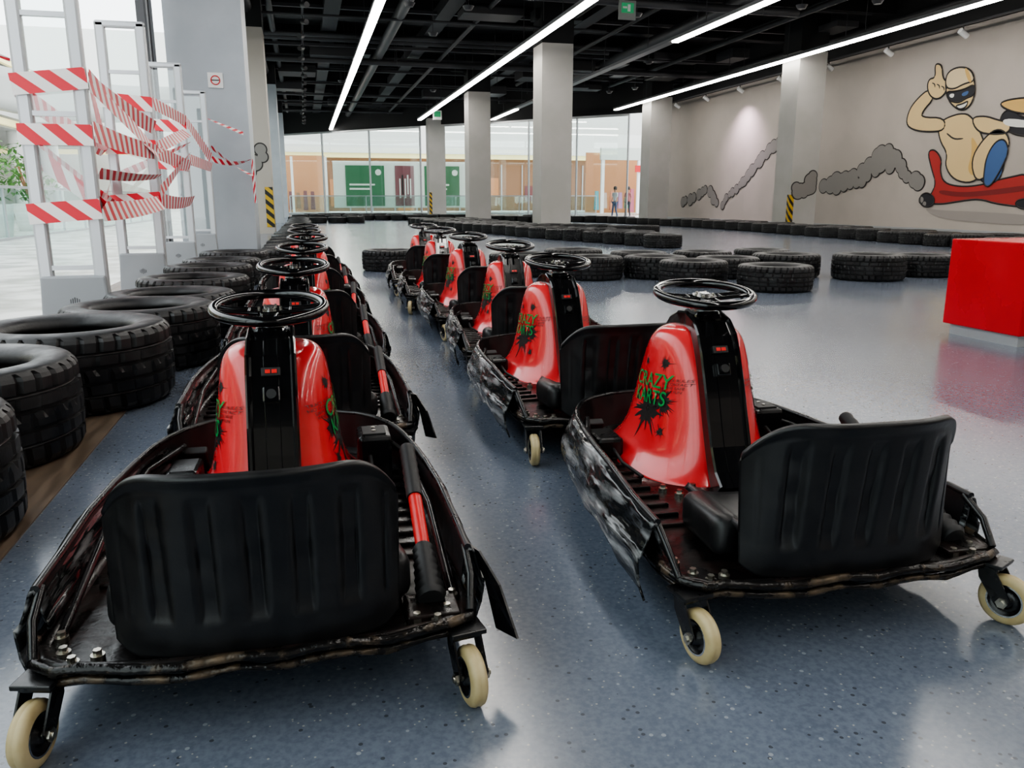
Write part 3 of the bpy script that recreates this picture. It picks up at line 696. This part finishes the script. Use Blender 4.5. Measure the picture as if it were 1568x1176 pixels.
for i in range(6):
    a=i*math.pi/3; b.cyl((.029*math.cos(a),.029*math.sin(a),-.004),(.029*math.cos(a),.029*math.sin(a),.001),.004,M['bolt'],n=6,T=T)
for a in (math.radians(0),math.radians(180),math.radians(270)):
    dx,dy=math.cos(a),math.sin(a); px,py=-dy,dx
    for sg in (-1,1):
        q=[]
        for (r,w) in ((.03,.022),(.07,.018),(.11,.018),(.145,.026)): q.append((dx*r+px*w*sg,dy*r+py*w*sg,-.012+.06*(r/.15)**2*.2))
        b.tube(q,.0065,M['gloss'],n=6,T=T)
    for r in (.055,.120): b.tube([(dx*r+px*.02,dy*r+py*.02,-.01),(dx*r-px*.02,dy*r-py*.02,-.01)],.006,M['gloss'],n=6,T=T)
parts.append(('steering_wheel',b.me('steering_wheel'),(0,0,0),(0,0,0)))
b=MB(); A0=Vector((.335,.09,.185)); B0=Vector((.340,.58,.365)); D=B0-A0
lp=lambda t:A0+D*t
pts=[];rr=[]
for i in range(15):
    t=i/14*.30; pts.append(lp(t)); rr.append((.034 if i%2 else .026)*(1-.28*i/14))
b.tube(pts,rr,M['rubber'],n=14); b.cyl(lp(.28),lp(.66),.0165,M['redtube'],n=14); b.cyl(lp(.62),lp(.70),.02,M['rubber'],n=14)
pts=[];rr=[]
for i in range(13): pts.append(lp(.68+.32*i/12)); rr.append(.021 if i%2 else .0185)
b.tube(pts,rr,M['rubber'],n=14); b.box((.335,.09,.166),(.11,.10,.02),M['pan'],bev=.004)
parts.append(('drift_lever',b.me('drift_lever'),(0,0,0),(0,0,0)))
b=MB(); b.box((.275,.96,.235),(.10,.14,.15),M['kblack'],bev=.012); b.box((.275,.955,.312),(.07,.09,.006),M['rubber'],bev=.002)
for k in (-.015,.02): b.cyl((.275,.955+k,.314),(.275,.955+k,.318),.006,M['bolt'],n=8)
for sgn in (-1,1): b.box((sgn*.27,1.15,.20),(.07,.03,.08),M['rubber'],R=Matrix.Rotation(.5,3,'X'),bev=.006)
b.box((-.28,.98,.20),(.09,.14,.07),M['kblack'],bev=.012)
b.tube([(.26,.89,.25),(.26,.8,.22),(.25,.72,.18),(.22,.6,.172)],.007,M['rubber'],n=6); b.tube([(-.27,.92,.2),(-.28,.8,.19),(-.25,.7,.175)],.006,M['rubber'],n=6)
parts.append(('switch_box',b.me('switch_box'),(0,0,0),(0,0,0)))
b=MB(); r=.062
b.box((0,0,.148),(.075,.075,.010),M['kblack'],bev=.002); b.cyl((0,0,.150),(0,0,.136),.028,M['kblack'],n=16)
for s_ in (-1,1):
    q=[(s_*.026,.018,.140),(s_*.027,-.02,.140),(s_*.027,-.062,.072),(s_*.027,-.052,.05),(s_*.027,-.03,.052),(s_*.027,.012,.11)]
    vs=[Vector(p) for p in q]+[Vector(p)+Vector((s_*.004,0,0)) for p in q]
    b.add(vs,[tuple(range(6)),tuple(range(6,12))]+[(i,(i+1)%6,6+(i+1)%6,6+i) for i in range(6)],M['kblack'])
b.box((0,-.002,.137),(.058,.05,.007),M['kblack'])
T=Matrix.Translation((0,-.045,r))@Matrix.Rotation(math.pi/2,4,'Y')
b.lathe([(.040,-.017),(.052,-.0165),(.0595,-.012),(.062,-.005),(.0605,-.001),(.0605,.001),(.062,.005),(.0595,.012),(.052,.0165),(.040,.017)],M['cream'],n=40,T=T)
b.lathe([(.040,-.0155),(.036,-.014),(.033,-.009),(.018,-.009),(.016,-.018),(0,-.018)],M['kblack'],n=32,T=T); b.lathe([(.040,.0155),(.036,.014),(.033,.009),(.018,.009),(.016,.018),(0,.018)],M['kblack'],n=32,T=T)
b.lathe([(.041,-.0172),(.037,-.0172)],M['chrome'],n=32,T=T); b.lathe([(.041,.0172),(.037,.0172)],M['chrome'],n=32,T=T)
b.cyl((-.04,-.045,r),(.04,-.045,r),.007,M['bolt'],n=10); b.cyl((-.036,-.045,r),(-.031,-.045,r),.013,M['bolt'],n=6,smooth=False); b.cyl((.031,-.045,r),(.036,-.045,r),.013,M['bolt'],n=6,smooth=False)
caster=b.me('caster')
b=MB(); T=Matrix.Translation((0,.95,.1))@Matrix.Rotation(math.pi/2,4,'Y'); b.torus((0,0,0),.07,.03,M['rubber'],n=32,k=12,T=T,sq=1.2); b.cyl((-.03,.95,.1),(.03,.95,.1),.05,M['chrome'],n=20)
parts.append(('drive_wheel',b.me('drive_wheel'),(0,0,0),(0,0,0)))
def project(pts,faces,side_,m,name,off=.0025,y0=.9,z0=.42):
    out=[]
    for (u,w) in pts:
        y=y0+u*side_; z=z0+w
        hit=bvh.ray_cast(Vector((side_*1.,y,z)),Vector((-side_,0,0)))
        if hit[0] is None: out.append((side_*.1,y,z))
        else: out.append(hit[0]+hit[1]*off*(1 if hit[1].x*side_>0 else -1))
    return mesh(name,out,faces,m,True)
def textgrid(txt,size,skx=0,bold=.0005,sp=.82):
    cu=bpy.data.curves.new('t','FONT'); cu.body=txt; cu.size=size; cu.align_x='CENTER'; cu.offset=bold; cu.space_line=sp
    o=bpy.data.objects.new('t',cu); COL.objects.link(o); dg=bpy.context.evaluated_depsgraph_get()
    me=bpy.data.meshes.new_from_object(o.evaluated_get(dg)); bpy.data.objects.remove(o)
    bm=bmesh.new(); bm.from_mesh(me); bmesh.ops.triangulate(bm,faces=bm.faces)
    bmesh.ops.subdivide_edges(bm,edges=[e for e in bm.edges if e.calc_length()>.012],cuts=2,use_grid_fill=False)
    bmesh.ops.triangulate(bm,faces=bm.faces); bm.verts.index_update()
    pts=[(v.co.x,v.co.y+skx*v.co.x) for v in bm.verts]; fs=[tuple(v.index for v in f.verts) for f in bm.faces]; bm.free(); return pts,fs
def blob(R,seed,n=90,rings=8,spike=.9,sx=1.):
    rnd=random.Random(seed); ph=[rnd.uniform(0,6.28) for _ in range(4)]
    rad=[]
    for i in range(n):
        t=2*math.pi*i/n; rad.append(R*(.6+.08*math.sin(3*t+ph[0])+.07*math.sin(7*t+ph[1])+.06*math.sin(13*t+ph[2])+(rnd.random()**6)*spike))
    pts=[(0,0)];fs=[]
    for k in range(1,rings+1):
        for i in range(n): t=2*math.pi*i/n; pts.append((sx*rad[i]*k/rings*math.cos(t),rad[i]*k/rings*math.sin(t)))
    for i in range(n): fs.append((0,1+i,1+(i+1)%n))
    for k in range(rings-1):
        for i in range(n): fs.append((1+k*n+i,1+k*n+(i+1)%n,1+(k+1)*n+(i+1)%n,1+(k+1)*n+i))
    return pts,fs
tp,tf=textgrid('CRAZY\nKARTS',.066,.08)
sp_,sf_=textgrid('TRACK RULES\nNO CONTACT\nDRIVE SAFE\nHAVE FUN',.012,.1,0,1.)
for sd in (-1,1):
    parts.append(('decal_text',project(tp,tf,sd,M['green'],'decal_text',.004,.885,.415),(0,0,0),(0,0,0)))
    for q,(R_,seed,yy,zz,sx_) in enumerate(((.075,3,.875,.345,1.15),(.045,5,.80,.38,1),(.022,8,.82,.50,1),(.014,9,.93,.49,1),(.018,11,.78,.29,1),(.012,12,.97,.36,1))):
        bp,bf=blob(R_,seed,sx=sx_); parts.append(('decal_splatter_%d'%q,project(bp,bf,sd,M['decalblack'],'decal_splatter',.0012,yy,zz),(0,0,0),(0,0,0)))
    parts.append(('decal_smallprint',project(sp_,sf_,sd,M['decaldark'],'decal_smallprint',.003,.775,.45),(0,0,0),(0,0,0)))
bmf.free()
def kart(x,y,rz,casters,torn=False):
    e=empty('go_kart',(x,y,0),rz)
    for (n,me,l,r_) in parts: obj(n,me,e,l,r_)
    if torn: obj('torn_flap',flap,e)
    for s_,a in zip((-1,1),casters): obj('caster_wheel',caster,e,(s_*.392,.03,0),(0,0,math.radians(a)))
RX=[1.19,1.21,1.26,1.33,1.28,1.3]; LX=[-.135,-.06,-.02,-.02,.02,.03]
kart(1.18,1.445,math.radians(-2.5),(12,28))
for i in range(1,6): kart(RX[i],1.44+1.43*i,math.radians(random.uniform(-3,3)),(random.uniform(-25,25),random.uniform(-25,25)))
kart(-.122,1.445,math.radians(-1.0),(-14,10),True)
for i in range(1,6): kart(LX[i],1.44+1.47*i,math.radians(random.uniform(-3,3)),(random.uniform(-25,25),random.uniform(-25,25)),i==1)

# ------------------------------------------------------------------ security gates + tape
for yy in (6.8,9.55,12.15,15.0):
    e=empty('security_gate',(-1.73,yy,0)); b=MB(); H=2.79 if yy>7 else 3.0
    for s_ in (-1,1): b.box((s_*.19,0,H/2+.1),(.10,.07,H-.2),M['alu'],bev=.02)
    b.box((0,0,H-.03),(.48,.07,.07),M['alu'],bev=.02)
    for z in (.5,1.62,2.3): b.box((0,0,z),(.30,.05,.035),M['alu'])
    b.box((0,0,1.6),(.30,.012,2.2),M['glass'])
    b.box((0,0,.22),(.50,.15,.44),M['gatebase'],taper=.90,bev=.015)
    for k in (-.03,-.015,0,.015,.03): b.box((k,-.072,.25),(.005,.004,.06-abs(k)),M['frame_dark'])
    obj('gate_frame',b.me('gate_frame',False),e)
def ribbon(b,p,q,w=.14,tw0=0,tw1=0,sag=.0):
    p=Vector(p);q=Vector(q);L=(q-p).length;n=20;d=(q-p).normalized(); up=Vector((0,0,1)); sd=d.cross(up).normalized(); up=sd.cross(d)
    vs=[];uv=[]
    for i in range(n+1):
        t=i/n; a=tw0+(tw1-tw0)*t; v=up*math.cos(a)+sd*math.sin(a); c=p.lerp(q,t)-Vector((0,0,sag*4*t*(1-t)))
        vs+= [c+v*w/2,c-v*w/2]; uv+=[(t*L,1),(t*L,0)]
    o=len(b['v']); b['v']+=vs; b['uv']+=uv; b['f']+=[(o+2*i,o+2*i+1,o+2*i+3,o+2*i+2) for i in range(n)]
tb={'v':[],'f':[],'uv':[]}
G={1:6.8,2:9.55,3:12.15,4:15.0}
def gp(g,side_,z,dy=-.06): return (-1.98 if side_=='L' else -1.48, G[g]+dy, z)
for z,dz in ((1.84,.03),(1.47,0),(.92,.02)):
    ribbon(tb,gp(1,'L',z-dz),gp(1,'R',z+dz),.15)
for z,dz in ((2.0,-.02),(1.55,0),(1.0,.02)):
    ribbon(tb,gp(2,'L',z-dz),gp(2,'R',z+dz),.15)
for z in (2.0,1.5): ribbon(tb,gp(3,'L',z),gp(3,'R',z-.03),.15)
ribbon(tb,gp(1,'R',1.87,0),gp(2,'L',1.55),.15,0,.3); ribbon(tb,gp(1,'R',1.87,0),gp(2,'R',1.5),.15,.1,-.3)
ribbon(tb,gp(1,'L',1.8,0),gp(2,'L',1.5),.14,0,.8,.02); ribbon(tb,gp(1,'R',1.47,0),gp(2,'L',1.6),.15,0,-.4,.02)
ribbon(tb,gp(1,'L',1.47,0),gp(2,'L',.95),.14,0,.9,.02)
ribbon(tb,gp(1,'R',.92,0),gp(2,'L',1.15),.15,0,.3,.02); ribbon(tb,gp(1,'R',.92,0),gp(2,'R',.98),.15,0,-.4,.02)
ribbon(tb,gp(1,'L',1.4,.02),gp(1,'R',.95,.02),.13,0,.6); ribbon(tb,gp(1,'R',1.2,0),gp(2,'R',1.25),.09,.5,1.0,.02); ribbon(tb,gp(1,'R',1.5,0),gp(2,'R',1.5),.15,0,.3,.02); ribbon(tb,gp(1,'R',1.85,0),gp(2,'R',1.75),.14,0,.4,.02)
ribbon(tb,gp(2,'R',1.5,0),gp(3,'R',1.45),.15,0,.5); ribbon(tb,gp(2,'R',1.0,0),gp(3,'R',1.0),.15,.2,.5,.03)
ribbon(tb,gp(2,'R',2.0,0),gp(3,'R',2.05),.13,0,.3); ribbon(tb,gp(2,'R',1.55,0),gp(3,'R',1.9),.13,0,-.8); ribbon(tb,gp(2,'L',1.2,0),gp(3,'R',1.75),.12,0,1.0)
ribbon(tb,gp(2,'R',1.1,0),gp(3,'R',1.6),.13,0,.6)
ribbon(tb,gp(3,'R',2.05,0),gp(4,'R',1.7),.14,0,.5); ribbon(tb,gp(3,'R',1.55,0),gp(4,'R',1.55),.15,0,.4)
ribbon(tb,gp(4,'R',1.7,0),(-.88,16.1,1.75),.09,.2,1.2,.08); ribbon(tb,gp(4,'R',1.9,0),(-.88,16.1,1.45),.05,1,3,.05); ribbon(tb,(-1.0,16.1,2.2),(-1.5,15.0,2.35),.06,0,1); ribbon(tb,(-.88,16.1,1.75),(-.87,16.12,.95),.05,0,2)
ribbon(tb,(-3.4,5.2,2.75),(-1.98,6.8,1.98),.03,1,3,.04)
me=mesh('barrier_tape',tb['v'],tb['f'],M['tape'],True); uv=me.uv_layers.new()
for p in me.polygons:
    for li in p.loop_indices: uv.data[li].uv=tb['uv'][me.loops[li].vertex_index]
obj('barrier_tape',me)
e=empty('red_display_box',(5.43,4.78,0)); b=MB()
b.box((0,0,.40),(1.38,.70,.64),M['boxred'],bev=.008); b.box((0,0,.042),(1.30,.62,.084),M['alu'])
obj('box_body',b.me('box_body'),e)

# ------------------------------------------------------------------ world, lights, camera
w=bpy.data.worlds.new('sky'); SC.world=w; w.use_nodes=True
bg=w.node_tree.nodes['Background']; bg.inputs[0].default_value=(.92,.97,1,1); bg.inputs[1].default_value=3.7
SC.view_settings.look='AgX - Medium High Contrast'
cam=bpy.data.cameras.new('cam'); co=bpy.data.objects.new('camera',cam); COL.objects.link(co)
co.location=(0,0,1); co.rotation_euler=(math.radians(90-12.92),0,math.radians(-14.27)); cam.lens=28.12; cam.sensor_width=36; cam.clip_end=300; cam.clip_start=.02
SC.camera=co
